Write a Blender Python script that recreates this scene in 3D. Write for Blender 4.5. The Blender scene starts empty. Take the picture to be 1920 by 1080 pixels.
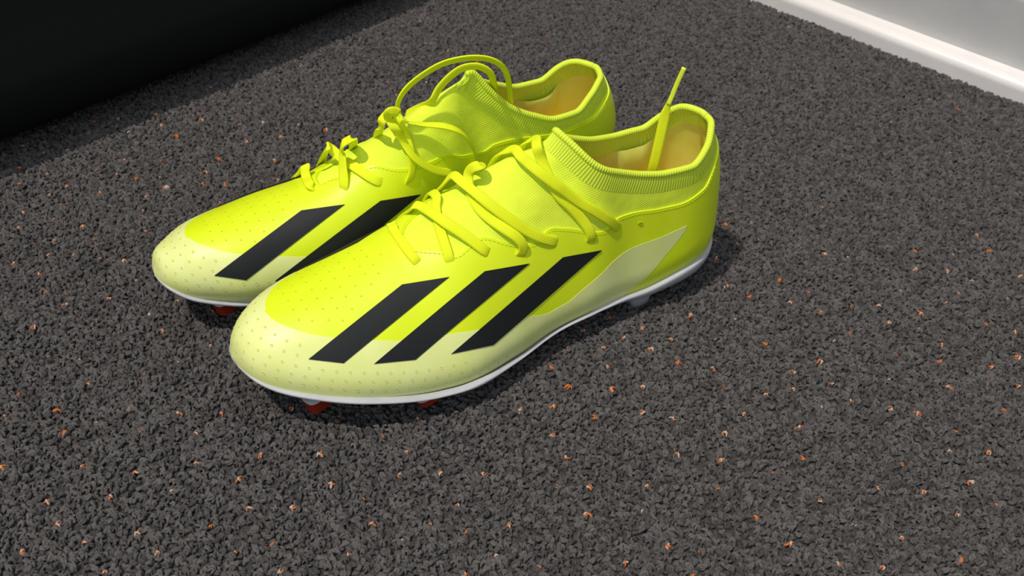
import bpy, bmesh, math, random
import numpy as np
from mathutils import Matrix, Vector

# ---------------------------------------------------------------- camera
SC = bpy.context.scene
COL = SC.collection
F_PX, PITCH, CAM_H, ROLL = 1900.0, math.radians(39.108), 0.3646, math.radians(3.623)
_c, _s = math.cos(PITCH), math.sin(PITCH)
_r0, _u0, FWD = np.array([1, 0, 0.]), np.array([0, _s, _c]), np.array([0, _c, -_s])
RIGHT = _r0*math.cos(ROLL) + _u0*math.sin(ROLL)
UP = -_r0*math.sin(ROLL) + _u0*math.cos(ROLL)
cam_data = bpy.data.cameras.new('camera')
cam_data.sensor_width = 36.0
cam_data.lens = 36.0*F_PX/1920.0
cam_data.clip_start = 0.01
cam_data.dof.use_dof = True
cam_data.dof.focus_distance = 0.47
cam_data.dof.aperture_fstop = 22.0
cam = bpy.data.objects.new('camera', cam_data)
COL.objects.link(cam)
M = Matrix.Identity(4)
for i in range(3):
    M[i][0], M[i][1], M[i][2] = RIGHT[i], UP[i], -FWD[i]
M[2][3] = CAM_H
cam.matrix_world = M
SC.camera = cam
SC.view_settings.view_transform = 'Standard'
SC.view_settings.look = 'None'
SC.view_settings.gamma = 1.0
SC.view_settings.use_curve_mapping = False
SC.view_settings.exposure = 0.0

# ---------------------------------------------------------------- light
world = bpy.data.worlds.new('room_light')
SC.world = world
world.use_nodes = True
bg = world.node_tree.nodes['Background']
bg.inputs[0].default_value = (0.52, 0.74, 1.0, 1)
bg.inputs[1].default_value = 0.24


def area_light(name, loc, target, size, power, color):
    d = bpy.data.lights.new(name, 'AREA')
    d.shape = 'DISK'
    d.size = size
    d.energy = power
    d.color = color
    o = bpy.data.objects.new(name, d)
    COL.objects.link(o)
    o.location = loc
    o.rotation_euler = (Vector(target) - Vector(loc)).to_track_quat('-Z', 'Y').to_euler()
    return o


sun_data = bpy.data.lights.new('sunlight', 'SUN')
sun_data.energy = 2.6
sun_data.angle = math.radians(1.6)
sun_data.color = (1.0, 0.93, 0.83)
sun = bpy.data.objects.new('sunlight', sun_data)
COL.objects.link(sun)
sun.rotation_euler = Vector((.38, .28, -1)).to_track_quat('-Z', 'Y').to_euler()

area_light('overhead_fill', (0.1, 0.25, 2.4), (0.1, 0.25, 0), 1.6, 12, (0.93, 0.97, 1.0))  # soft fill lamp added out of view overhead to brighten upward faces
area_light('front_fill', (-0.2, -1.9, 1.5), (0.05, 0.45, 0), 1.4, 14, (0.90, 0.96, 1.0))  # unseen fill lamp added behind the camera to lift the near sides

# ---------------------------------------------------------------- helpers


def pchip(xs, ys):
    xs, ys = np.asarray(xs, float), np.asarray(ys, float)
    h = np.diff(xs); d = np.diff(ys)/h
    m = np.zeros(len(xs))
    m[0], m[-1] = d[0], d[-1]
    for i in range(1, len(xs)-1):
        if d[i-1]*d[i] > 0:
            w1, w2 = 2*h[i]+h[i-1], h[i]+2*h[i-1]
            m[i] = (w1+w2)/(w1/d[i-1]+w2/d[i])

    def f(x):
        x = np.clip(np.asarray(x, float), xs[0], xs[-1])
        i = np.clip(np.searchsorted(xs, x, side='right')-1, 0, len(h)-1)
        t = (x-xs[i])/h[i]
        return (ys[i]*(1+2*t)*(1-t)**2 + m[i]*h[i]*t*(1-t)**2
                + ys[i+1]*t*t*(3-2*t) + m[i+1]*h[i]*t*t*(t-1))
    return f


def catmull(pts, n):
    """smooth open curve through pts (N,k), n samples per span, centripetal-ish"""
    P = np.asarray(pts, float)
    P = np.vstack([2*P[0]-P[1], P, 2*P[-1]-P[-2]])
    out = []
    for i in range(1, len(P)-2):
        t = np.linspace(0, 1, n, endpoint=False)[:, None]
        a, b, c, d = P[i-1], P[i], P[i+1], P[i+2]
        out.append(0.5*((2*b)+(c-a)*t+(2*a-5*b+4*c-d)*t*t+(3*b-a-3*c+d)*t**3))
    out.append(P[-2][None])
    return np.vstack(out)


def resample(P, n):
    P = np.asarray(P, float)
    d = np.r_[0, np.cumsum(np.linalg.norm(np.diff(P[:, :3], axis=0), axis=1))]
    s = np.linspace(0, d[-1], n)
    return np.stack([np.interp(s, d, P[:, k]) for k in range(P.shape[1])], 1)


# ---------------------------------------------------------------- the last (foot form) every boot part is cut from
L = 0.283


def edge_fn(pts):
    """outline given as (x, y) control points with x rising; returns y(x), keeps vertical end tangents"""
    C = catmull(pts, 24)
    x = np.maximum.accumulate(C[:, 0])
    x = x + np.arange(len(x))*1e-9
    return lambda q: np.interp(q, x, C[:, 1])


# control points of the form: feather edges, feather height, ridge height and offset, section exponents, heel lean, collar line
FRONT_FORM = {
 'Y_LAT': [(0, 0), (0.0015, 0.0105), (0.007, 0.019), (0.018, 0.027), (0.034, 0.0312), (0.055, 0.0315), (0.08, 0.0307), (0.105, 0.0334), (0.13, 0.0358), (0.155, 0.0423), (0.18, 0.0483), (0.2, 0.0473), (0.22, 0.0439), (0.24, 0.0378), (0.256, 0.0291), (0.27, 0.019), (0.278, 0.0099), (0.282, -0.001), (0.283, -0.01)],
 'Y_MED': [(0, 0), (0.0015, -0.0074), (0.007, -0.0183), (0.018, -0.0256), (0.034, -0.0293), (0.055, -0.0313), (0.08, -0.0294), (0.105, -0.028), (0.13, -0.0312), (0.155, -0.0378), (0.18, -0.0424), (0.205, -0.044), (0.225, -0.0429), (0.245, -0.0401), (0.26, -0.0354), (0.272, -0.0284), (0.279, -0.0214), (0.282, -0.0157), (0.283, -0.01)],
 'Z_RIDGE': [(0, 0.24), (0.06, 0.24), (0.085, 0.1989), (0.1, 0.1404), (0.108, 0.1143), (0.118, 0.1052), (0.13, 0.1009), (0.15, 0.0905), (0.17, 0.0806), (0.19, 0.0703), (0.21, 0.064), (0.23, 0.059), (0.25, 0.0556), (0.264, 0.0522), (0.274, 0.0475), (0.28, 0.0418), (0.2825, 0.0345), (0.283, 0.0329)],
 'Z_FEATHER': [(0, 0.0255), (0.03, 0.0238), (0.07, 0.0179), (0.11, 0.0178), (0.15, 0.0151), (0.2, 0.0169), (0.24, 0.0231), (0.27, 0.0278), (0.283, 0.0319)],
 'Y_RIDGE': [(0, -0.001), (0.1, -0.0048), (0.14, -0.0115), (0.18, -0.0149), (0.23, -0.0109), (0.27, -0.0036), (0.283, 0.001)],
 'EXP_A': [(0, 1.2427), (0.07, 0.8753), (0.1, 1.2326), (0.125, 1.7363), (0.16, 2.0001), (0.22, 2.026), (0.283, 2.0384)],
 'EXP_B': [(0, 1.116), (0.07, 1.0256), (0.1, 1.2488), (0.125, 1.4222), (0.16, 1.6537), (0.22, 1.8427), (0.283, 2.0222)],
 'X_BACK': [(0, 0.0061), (0.02, 0.0044), (0.035, 0.0034), (0.055, 0.0043), (0.07, 0.006), (0.085, 0.0098), (0.1, 0.0163), (0.13, 0.025)],
 'TOP': [(-0.01, 0.1007), (0.008, 0.101), (0.018, 0.1007), (0.028, 0.093), (0.04, 0.0856), (0.055, 0.0855), (0.07, 0.0878), (0.085, 0.0927), (0.098, 0.099), (0.108, 0.1094), (0.113, 0.1165), (0.117, 0.2)],
}
REAR_FORM = {
 'Y_LAT': [(0, 0), (0.0015, 0.0063), (0.007, 0.0156), (0.018, 0.0233), (0.034, 0.0255), (0.055, 0.0265), (0.08, 0.0274), (0.105, 0.0279), (0.13, 0.0328), (0.155, 0.039), (0.18, 0.0457), (0.2, 0.0449), (0.22, 0.0432), (0.24, 0.0362), (0.256, 0.0289), (0.27, 0.0182), (0.278, 0.0089), (0.282, -0.0003), (0.283, -0.01)],
 'Y_MED': [(0, 0), (0.0015, -0.0061), (0.007, -0.0168), (0.018, -0.0239), (0.034, -0.0282), (0.055, -0.0314), (0.08, -0.0304), (0.105, -0.0299), (0.13, -0.0318), (0.155, -0.0382), (0.18, -0.0421), (0.205, -0.0428), (0.225, -0.0419), (0.245, -0.04), (0.26, -0.0348), (0.272, -0.0287), (0.279, -0.0218), (0.282, -0.0152), (0.283, -0.0099)],
 'Z_RIDGE': [(0, 0.24), (0.06, 0.24), (0.085, 0.1965), (0.1, 0.1375), (0.108, 0.115), (0.118, 0.1093), (0.13, 0.1022), (0.15, 0.0903), (0.17, 0.0794), (0.19, 0.0681), (0.21, 0.0624), (0.23, 0.0579), (0.25, 0.0547), (0.264, 0.0518), (0.274, 0.0463), (0.28, 0.0422), (0.2825, 0.0354), (0.283, 0.0341)],
 'Z_FEATHER': [(0, 0.0236), (0.03, 0.0218), (0.07, 0.018), (0.11, 0.0173), (0.15, 0.0141), (0.2, 0.0155), (0.24, 0.021), (0.27, 0.027), (0.283, 0.0331)],
 'Y_RIDGE': [(0, -0.0131), (0.1, -0.0211), (0.14, -0.0192), (0.18, -0.0201), (0.23, -0.0134), (0.27, -0.0053), (0.283, 0.0008)],
 'EXP_A': [(0, 0.9686), (0.07, 0.7659), (0.1, 0.7594), (0.125, 1.4962), (0.16, 1.8354), (0.22, 1.9219), (0.283, 1.9804)],
 'EXP_B': [(0, 1.2442), (0.07, 1.2168), (0.1, 1.2241), (0.125, 1.439), (0.16, 1.6119), (0.22, 1.8052), (0.283, 1.9999)],
 'X_BACK': [(0, 0.0059), (0.02, 0.0045), (0.035, 0.0002), (0.055, -0.0031), (0.07, 0), (0.085, 0.0077), (0.1, 0.0178), (0.13, 0.0238)],
 'TOP': [(-0.01, 0.0916), (0.008, 0.0903), (0.018, 0.0905), (0.028, 0.0855), (0.04, 0.0783), (0.055, 0.0788), (0.07, 0.084), (0.085, 0.0922), (0.098, 0.105), (0.108, 0.1159), (0.113, 0.1159), (0.117, 0.2)],
}


class Form:
    def __init__(self, K):
        for n in ('Y_LAT', 'Y_MED', 'Z_RIDGE'):
            setattr(self, n, edge_fn(K[n]))
        for n in ('Z_FEATHER', 'Y_RIDGE', 'EXP_A', 'EXP_B', 'X_BACK', 'TOP'):
            setattr(self, n, pchip(*zip(*K[n])))


def last_grid(fm, ns=240, nphi=181):
    k = np.linspace(0, 1, ns)
    xp = L*(0.5-0.5*np.cos(np.pi*k))
    xp = 0.6*xp + 0.4*L*k
    ph = np.linspace(0, 1, nphi)
    c, s = np.cos(np.pi*ph), np.sin(np.pi*ph)
    X = np.repeat(xp[:, None], nphi, 1)
    a, b = fm.EXP_A(X), fm.EXP_B(X)
    yl, ym = fm.Y_LAT(X), fm.Y_MED(X)
    yc, w = (yl+ym)/2, (yl-ym)/2
    zf = fm.Z_FEATHER(X)
    H = np.maximum(fm.Z_RIDGE(X)-zf, 1e-5)
    t = np.maximum(s, 0)**(2/b)
    yy = np.sign(c)*np.abs(c)**(2/a)
    z = zf + H*t
    hz = z-zf
    tuck = 1-0.10*np.clip(1-hz/.014, 0, 1)**2
    y = yc + w*yy*tuck + fm.Y_RIDGE(X)*t
    x = X + fm.X_BACK(z)*np.clip(1-X/.13, 0, 1)**1.3
    P = np.stack([x, y, z], -1)
    d = np.linalg.norm(np.diff(P, axis=1), axis=2)
    cum = np.concatenate([np.zeros((ns, 1)), np.cumsum(d, 1)], 1)
    sl, sm = cum, cum[:, -1:]-cum
    # normals from the grid
    du = np.gradient(P, axis=0); dv = np.gradient(P, axis=1)
    N = np.cross(du, dv)
    n = np.linalg.norm(N, axis=2, keepdims=True)
    N = N/np.maximum(n, 1e-12)
    cen = np.stack([X, yc+0*X, zf+0.4*np.minimum(H, .07)], -1)
    if np.sum(N*(P-cen)) < 0:
        N = -N
    N[0, :] = (-1, 0, 0); N[-1, :] = (1, 0, 0)
    own = np.where(ph[None, :] <= .5, sl, sm)
    A = np.stack([X, own, np.broadcast_to(ph, X.shape)], -1)
    idx = np.arange(ns*nphi).reshape(ns, nphi)
    h = nphi//2
    for row in (0, ns-1):                       # the two sides meet in one line at the heel and at the toe
        idx[row, h+1:] = idx[row, :h][::-1]
    quads = np.stack([idx[:-1, :-1], idx[1:, :-1], idx[1:, 1:], idx[:-1, 1:]], -1).reshape(-1, 4)
    return P.reshape(-1, 3), N.reshape(-1, 3), A.reshape(-1, 3), [tuple(q) for q in quads]


class Patch:
    """polygons with positions, normals and chart attributes (x, arc up from the feather edge of its own side, phi)"""
    def __init__(self, P, N, A, faces):
        self.P, self.N, self.A, self.faces = P, N, A, faces

    def clip(self, fn):
        """keep the part where fn(P, A) >= 0"""
        f = fn(self.P, self.A)
        P, N, A = list(self.P), list(self.N), list(self.A)
        new, faces, iso = {}, [], set()

        def cut(i, j):
            k = (i, j) if i < j else (j, i)
            if k not in new:
                i, j = k
                t = f[i]/(f[i]-f[j])
                P.append(P[i]+(P[j]-P[i])*t)
                n = N[i]+(N[j]-N[i])*t
                N.append(n/max(np.linalg.norm(n), 1e-9))
                A.append(A[i]+(A[j]-A[i])*t)
                new[k] = len(P)-1
            return new[k]
        pos = f >= 0
        for q in self.faces:
            ins = [pos[i] for i in q]
            if all(ins):
                faces.append(q)
                continue
            if not any(ins):
                continue
            out = []
            for a in range(len(q)):
                i, j = q[a], q[(a+1) % len(q)]
                if pos[i]:
                    out.append(i)
                if pos[i] != pos[j]:
                    out.append(cut(i, j))
            if len(out) >= 3:
                faces.append(tuple(out))
        self_iso = set(new.values())
        used = sorted({i for q in faces for i in q})
        re = {o: n for n, o in enumerate(used)}
        r = Patch(np.array(P)[used], np.array(N)[used], np.array(A)[used], [tuple(re[i] for i in q) for q in faces])
        r.iso = {re[i] for i in self_iso if i in re}
        return r

    def border(self, pick=None):
        """ordered chains of boundary vertices (optionally only edges whose ends are both in pick)"""
        cnt = {}
        for q in self.faces:
            for a in range(len(q)):
                i, j = q[a], q[(a+1) % len(q)]
                k = (min(i, j), max(i, j))
                cnt[k] = cnt.get(k, 0)+1
        nb = {}
        for (i, j), n in cnt.items():
            if n == 1 and (pick is None or (i in pick and j in pick)):
                nb.setdefault(i, []).append(j); nb.setdefault(j, []).append(i)
        chains, seen = [], set()
        for s in sorted(nb, key=lambda i: len(nb[i])):
            if s in seen:
                continue
            ch, cur = [s], s
            seen.add(s)
            while True:
                nx = [j for j in nb[cur] if j not in seen]
                if not nx:
                    break
                cur = nx[0]; seen.add(cur); ch.append(cur)
            chains.append(ch)
        return sorted(chains, key=len, reverse=True)


#==BUILD==

# ---------------------------------------------------------------- mesh and material helpers


def add_mesh(name, verts, faces, mats, parent=None, smooth=True, attrs=None, fmats=None):
    me = bpy.data.meshes.new(name)
    me.from_pydata(np.asarray(verts, float).tolist(), [], [tuple(int(i) for i in f) for f in faces])
    if not isinstance(mats, (list, tuple)):
        mats = [mats]
    for m in mats:
        me.materials.append(m.m if isinstance(m, Mat) else m)
    if smooth:
        me.shade_smooth()
    if fmats is not None:
        me.polygons.foreach_set('material_index', np.asarray(fmats, np.int32))
    for k, v in (attrs or {}).items():
        a = me.attributes.new(k, 'FLOAT', 'POINT')
        a.data.foreach_set('value', np.asarray(v, np.float32))
    me.update()
    o = bpy.data.objects.new(name, me)
    COL.objects.link(o)
    if parent is not None:
        o.parent = parent
    return o


def tag(o, label=None, cat=None, group=None, kind=None):
    for k, v in (('label', label), ('category', cat), ('group', group), ('kind', kind)):
        if v:
            o[k] = v
    return o


def lin(r, g, b):
    f = lambda c: c/12.92 if c <= .04045 else ((c+.055)/1.055)**2.4
    return (f(r/255), f(g/255), f(b/255), 1)


class Mat:
    def __init__(s, name, color, rough=.5, spec=.5):
        s.m = bpy.data.materials.new(name)
        s.m.use_nodes = True
        s.nt = s.m.node_tree
        s.b = s.nt.nodes['Principled BSDF']
        s.b.inputs['Base Color'].default_value = color
        s.b.inputs['Roughness'].default_value = rough
        s.b.inputs['Specular IOR Level'].default_value = spec

    def n(s, t, **kw):
        nd = s.nt.nodes.new(t)
        for k, v in kw.items():
            setattr(nd, k, v)
        return nd

    def l(s, a, b):
        s.nt.links.new(a, b)

    def noise(s, scale, detail=3, rough=.6, coord='Object'):
        tc = s.n('ShaderNodeTexCoord')
        nz = s.n('ShaderNodeTexNoise')
        nz.inputs['Scale'].default_value = scale
        nz.inputs['Detail'].default_value = detail
        nz.inputs['Roughness'].default_value = rough
        s.l(tc.outputs[coord], nz.inputs['Vector'])
        return nz.outputs['Fac']

    def vary(s, fac, c1, c2, lo=.35, hi=.65):
        r = s.n('ShaderNodeValToRGB')
        r.color_ramp.elements[0].position, r.color_ramp.elements[1].position = lo, hi
        r.color_ramp.elements[0].color, r.color_ramp.elements[1].color = c1, c2
        s.l(fac, r.inputs['Fac'])
        s.l(r.outputs['Color'], s.b.inputs['Base Color'])
        return r

    def bump(s, height, dist, strength=1.0, prev=None):
        b = s.n('ShaderNodeBump')
        b.inputs['Distance'].default_value = dist
        b.inputs['Strength'].default_value = strength
        s.l(height, b.inputs['Height'])
        if prev is not None:
            s.l(prev, b.inputs['Normal'])
        s.l(b.outputs['Normal'], s.b.inputs['Normal'])
        return b.outputs['Normal']

    def math(s, op, a, b=None, c=None):
        nd = s.n('ShaderNodeMath', operation=op)
        for i, v in enumerate((a, b, c)):
            if v is None:
                continue
            if isinstance(v, (int, float)):
                nd.inputs[i].default_value = v
            else:
                s.l(v, nd.inputs[i])
        return nd.outputs[0]

    def rib(s, attr, period, phase=None):
        a = s.n('ShaderNodeAttribute', attribute_name=attr)
        v = s.math('MULTIPLY', a.outputs['Fac'], 2*math.pi/period)
        if phase is not None:
            v = s.math('ADD', v, phase)
        return s.math('SINE', v)


NEON = lin(222, 240, 18)
NEON2 = lin(206, 228, 16)
M_skin = Mat('neon_skin', NEON, .42, .35)
M_skin.vary(M_skin.noise(45, 3), lin(220, 237, 26), lin(228, 242, 36))
M_skin.bump(M_skin.noise(1500, 2), .00006, .5)
M_pale = Mat('pale_film', lin(232, 236, 150), .40, .4)
M_pale.vary(M_pale.noise(38, 3), lin(228, 233, 138), lin(236, 240, 160))
M_pale.bump(M_pale.noise(1500, 2), .00005, .5)
M_dimple = Mat('dimple_yellow', lin(216, 221, 122), .6, .2)
M_dimple2 = Mat('dimple_neon', lin(208, 226, 28), .6, .2)
M_knit = Mat('neon_knit', lin(226, 246, 34), .85, .15)
_r = M_knit.rib('rib', .00125)
_mix = M_knit.math('MULTIPLY_ADD', _r, .5, .5)
M_knit.vary(_mix, lin(226, 242, 50), lin(234, 249, 76), 0, 1)
_fold = M_knit.bump(M_knit.noise(48, 2, .4), .006, .35)
M_knit.bump(M_knit.math('ADD', _r, M_knit.math('MULTIPLY', M_knit.noise(2200, 2), .8)), .00010, .32, _fold)
M_collar = Mat('neon_ribbed_collar', lin(226, 246, 34), .85, .15)
_r = M_collar.rib('rib', .0015)
_mix = M_collar.math('MULTIPLY_ADD', _r, .5, .5)
M_collar.vary(_mix, lin(216, 236, 50), lin(232, 248, 84), 0, 1)
M_collar.bump(_r, .00018, .6)
M_lace = Mat('neon_lace', lin(228, 240, 20), .7, .2)
_r = M_lace.rib('rib', .0010)
_w = M_lace.rib('along', .0008)
_mix = M_lace.math('MULTIPLY_ADD', _r, .5, .5)
M_lace.vary(_mix, lin(230, 240, 26), lin(238, 246, 40), 0, 1)
M_lace.bump(M_lace.math('ADD', _r, M_lace.math('MULTIPLY', _w, .2)), .0001, .5)
M_aglet = Mat('lace_tip_plastic', lin(226, 236, 60), .3, .5)
M_black = Mat('stripe_black', lin(28, 30, 31), .6, .25)
M_black.bump(M_black.noise(900, 2), .00004, .5)
M_white = Mat('sole_white', lin(226, 226, 226), .4, .4)
M_white.vary(M_white.noise(60, 3), lin(178, 177, 180), lin(188, 187, 189))
M_red = Mat('stud_red', lin(250, 80, 36), .45, .4)
M_lining = Mat('lining_yellow', lin(222, 214, 80), .8, .15)
M_lining.vary(M_lining.noise(60, 3), lin(234, 232, 100), lin(242, 240, 118))
M_lining.bump(M_lining.noise(1800, 2), .0001, .6)
M_insole = Mat('insole_orange', lin(232, 160, 66), .8, .15)
M_insole.bump(M_insole.noise(1500, 2), .0001, .6)
M_stitch = Mat('stitch_thread', lin(208, 218, 14), .7, .2)
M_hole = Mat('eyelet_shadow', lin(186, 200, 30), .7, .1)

# ---------------------------------------------------------------- floor, skirting, wall
M_under = Mat('carpet_backing', lin(40, 38, 37), .95, .05)
M_under.vary(M_under.noise(420, 4), lin(58, 56, 55), lin(84, 81, 79), .35, .7)
M_under.bump(M_under.noise(420, 4), .002, 1)
FZ = -0.0022          # backing of the carpet; the loops reach up to about zero
BOOT_Z = -0.0025       # the studs press into the pile
floor = add_mesh('floor', [(-2.2, -1.6, FZ), (2.2, -1.6, FZ), (2.2, 2.6, FZ), (-2.2, 2.6, FZ)], [(0, 1, 2, 3)], M_under, smooth=False)
tag(floor, 'dark grey loop pile carpet flecked with orange and white', kind='structure')

M_paint = Mat('gloss_white_paint', lin(232, 228, 226), .32, .5)
M_paint.vary(M_paint.noise(14, 4), lin(190, 188, 187), lin(198, 196, 194))
M_paint.bump(M_paint.noise(40, 3), .0008, .4)
M_wall = Mat('wall_paint', lin(150, 150, 152), .8, .2)
M_wall.bump(M_wall.noise(500, 3), .0006, .6)
# line along the foot of the skirting (on the carpet) and its direction; +d runs to the right, w points into the wall
B0, Bd = np.array([0.2925, 0.7970]), np.array([.738, -.675])
Bd = Bd/np.linalg.norm(Bd)
Bw = np.array([-Bd[1], Bd[0]])
if Bw[1] < 0:
    Bw = -Bw


def run(name, prof, mat, parent=None, length=1.4, closed=True):
    """extrude a (depth into wall, height) profile along the skirting line"""
    n = len(prof)
    V = []
    for t in (-length, length):
        for d, z in prof:
            p = B0+Bd*t+Bw*d
            V.append((p[0], p[1], z))
    F = [(i, (i+1) % n, n+(i+1) % n, n+i) for i in range(n)]
    F += [tuple(range(n))[::-1], tuple(range(n, 2*n))]
    o = add_mesh(name, V, F, mat, parent, smooth=False)
    return o


def arc(cx, cy, r, a0, a1, n):
    return [(cx+r*math.cos(math.radians(a0+(a1-a0)*i/n)), cy+r*math.sin(math.radians(a0+(a1-a0)*i/n))) for i in range(n+1)]


base = run('baseboard_right', [(.018, FZ), (.018, .0665)] + arc(.024, .0665, .006, 180, 90, 6) + [(.036, .0725), (.036, FZ)], M_paint)
tag(base, 'white painted skirting board at the foot of the wall', kind='structure')
M_bead = Mat('gloss_white_bead', lin(236, 229, 225), .3, .5)
M_bead.vary(M_bead.noise(14, 4), lin(230, 223, 219), lin(239, 233, 229))
bead = run('bead', [(0, FZ), (0, .0085)] + arc(.0075, .0085, .0075, 180, 100, 8) + [(.0178, .0170), (.0178, FZ)], M_bead, base)
wall = run('wall_right', [(.0355, FZ), (.0355, 1.2), (.12, 1.2), (.12, FZ)], M_wall)
tag(wall, 'grey wall above the white skirting', kind='structure')

# ---------------------------------------------------------------- carpet pile (loops of yarn, scattered)
rng = random.Random(4)
nrng = np.random.default_rng(7)


def tube(path, rad, sides=5, cap=True):
    P = np.asarray(path, float)
    n = len(P)
    rad = np.broadcast_to(rad, (n,))
    T = np.gradient(P, axis=0)
    T /= np.maximum(np.linalg.norm(T, axis=1, keepdims=True), 1e-12)
    ref = np.array([.31, .17, .93])
    V, Fc = [], []
    for i in range(n):
        a = np.cross(T[i], ref); a /= np.linalg.norm(a)
        b = np.cross(T[i], a)
        for k in range(sides):
            t = 2*math.pi*k/sides
            V.append(P[i]+rad[i]*(a*math.cos(t)+b*math.sin(t)))
    for i in range(n-1):
        for k in range(sides):
            k2 = (k+1) % sides
            Fc.append((i*sides+k, i*sides+k2, (i+1)*sides+k2, (i+1)*sides+k))
    if cap:
        Fc.append(tuple(range(sides))[::-1]); Fc.append(tuple((n-1)*sides+k for k in range(sides)))
    return V, Fc


def curl(r, w, h, off, rad):
    """one loop of yarn: up, over and down, with a kink"""
    az = r.uniform(0, 2*math.pi)
    ca, sa = math.cos(az), math.sin(az)
    pts = []
    n = 7
    k1, k2 = r.uniform(-.35, .35), r.uniform(-.35, .35)
    for i in range(n):
        t = i/(n-1)
        x = -w/2*math.cos(math.pi*t)*(1+.25*k1)
        y = w*.4*math.sin(math.pi*2*t+k1*4)*k2*2
        z = h*math.sin(math.pi*t)**.8
        pts.append((off[0]+ca*x-sa*y, off[1]+sa*x+ca*y, z))
    rr = [rad*r.uniform(.85, 1.15) for _ in range(n)]
    return tube(pts, rr, 5, False)


def tuft(name, mats, seed, strands, spread, size):
    r = random.Random(seed)
    V, Fc, fm = [], [], []
    for k, (mi, rad) in enumerate(strands):
        off = (r.uniform(-spread, spread), r.uniform(-spread, spread))
        v, f = curl(r, size*r.uniform(.8, 1.25), size*r.uniform(.85, 1.2), off, rad)
        b = len(V)
        V += v
        Fc += [tuple(i+b for i in q) for q in f]
        fm += [mi]*len(f)
    me = bpy.data.meshes.new(name)
    me.from_pydata([tuple(v) for v in V], [], Fc)
    for m in mats:
        me.materials.append(m)
    me.polygons.foreach_set('material_index', fm)
    me.shade_smooth()
    return bpy.data.objects.new(name, me)


M_yarn = Mat('carpet_yarn', lin(84, 81, 79), .95, .08)
_oi = M_yarn.n('ShaderNodeObjectInfo')
_rmp = M_yarn.vary(_oi.outputs['Random'], lin(79, 75, 74), lin(108, 103, 101), 0, 1)
M_yarn.bump(M_yarn.noise(3000, 3), .0006, .9)
M_orange = Mat('carpet_fleck_orange', lin(190, 108, 56), .9, .1)
M_cream = Mat('carpet_fleck_cream', lin(192, 166, 150), .9, .1)

pile_src = bpy.data.collections.new('carpet_yarn_loops')
for i in range(7):
    pile_src.objects.link(tuft('yarn_loop', [M_yarn.m], 20+i, [(0, .00072), (0, .00064), (0, .0006)], .0008, .0018))
fleck_src = bpy.data.collections.new('carpet_fleck_loops')
for i in range(6):
    st = [[0, 0, 1], [0, 0, 1, 1], [0, 0, 0], [0, 1], [1, 0, 0, 0], [1, 1, 0]][i]
    st = [(k, .00036+.00006*((i+j) % 3)) for j, k in enumerate(st)]
    fleck_src.objects.link(tuft('fleck_loop', [M_orange.m, M_cream.m], 60+i, st, .0009, .0016))


def scatter(name, coll, density, dmin, seed, smin, smax, zoff, polys=(((-.36, .12), (.40, .15), (.63, .55), (.05, 1.08), (-.10, 1.12), (-.60, .62)),)):
    V = [(x, y, FZ+zoff) for p in polys for x, y in p]
    F, k = [], 0
    for p in polys:
        F.append(tuple(range(k, k+len(p)))); k += len(p)
    o = add_mesh(name, V, F, M_under.m, floor, smooth=False)
    ng = bpy.data.node_groups.new(name, 'GeometryNodeTree')
    ng.interface.new_socket('Geometry', in_out='INPUT', socket_type='NodeSocketGeometry')
    ng.interface.new_socket('Geometry', in_out='OUTPUT', socket_type='NodeSocketGeometry')
    N = ng.nodes.new
    gi, go = N('NodeGroupInput'), N('NodeGroupOutput')
    dp = N('GeometryNodeDistributePointsOnFaces'); dp.distribute_method = 'POISSON'
    dp.inputs['Distance Min'].default_value = dmin
    dp.inputs['Density Max'].default_value = density
    dp.inputs['Seed'].default_value = seed
    ci = N('GeometryNodeCollectionInfo'); ci.inputs['Collection'].default_value = coll
    ci.inputs['Separate Children'].default_value = True
    ci.inputs['Reset Children'].default_value = True
    ip = N('GeometryNodeInstanceOnPoints'); ip.inputs['Pick Instance'].default_value = True
    rr = N('FunctionNodeRandomValue'); rr.data_type = 'FLOAT_VECTOR'
    rr.inputs[0].default_value = (-.5, -.5, 0); rr.inputs[1].default_value = (.5, .5, 6.283)
    rs = N('FunctionNodeRandomValue'); rs.data_type = 'FLOAT'
    rs.inputs[2].default_value = smin; rs.inputs[3].default_value = smax
    lk = ng.links.new
    lk(gi.outputs[0], dp.inputs['Mesh'])
    lk(dp.outputs['Points'], ip.inputs['Points'])
    lk(ci.outputs[0], ip.inputs['Instance'])
    lk(rr.outputs[0], ip.inputs['Rotation'])
    lk(rs.outputs[1], ip.inputs['Scale'])
    lk(ip.outputs[0], go.inputs[0])
    md = o.modifiers.new('pile', 'NODES')
    md.node_group = ng
    tag(o, kind='stuff')
    return o


scatter('carpet_pile', pile_src, 420000, .00185, 3, .8, 1.3, 0)
scatter('carpet_pile', pile_src, 190000, .0026, 4, 1.2, 1.7, 0, (((-.36, .12), (-.60, .62), (-.95, .30), (-.85, -.25)), ((-.36, .12), (-.85, -.25), (.95, -.25), (.40, .15)), ((.40, .15), (.95, -.25), (1.08, .12), (.63, .55))))
scatter('carpet_flecks', fleck_src, 6500, .0135, 5, .7, 1.3, .0007, (((-.85, -.25), (.95, -.25), (.80, .38), (.60, .56), (.16, .52), (-.06, .62), (-.60, .62)),))
scatter('carpet_flecks', fleck_src, 1100, .018, 9, .6, 1.0, .0003, (((.60, .56), (.05, 1.08), (-.10, 1.12), (-.60, .62), (-.06, .62), (.16, .52)),))

# ---------------------------------------------------------------- black bag at the upper left
M_bag = Mat('black_bag_fabric', lin(13, 17, 17), .8, .2)
M_bag.bump(M_bag.noise(700, 3), .0004, .5)


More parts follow.
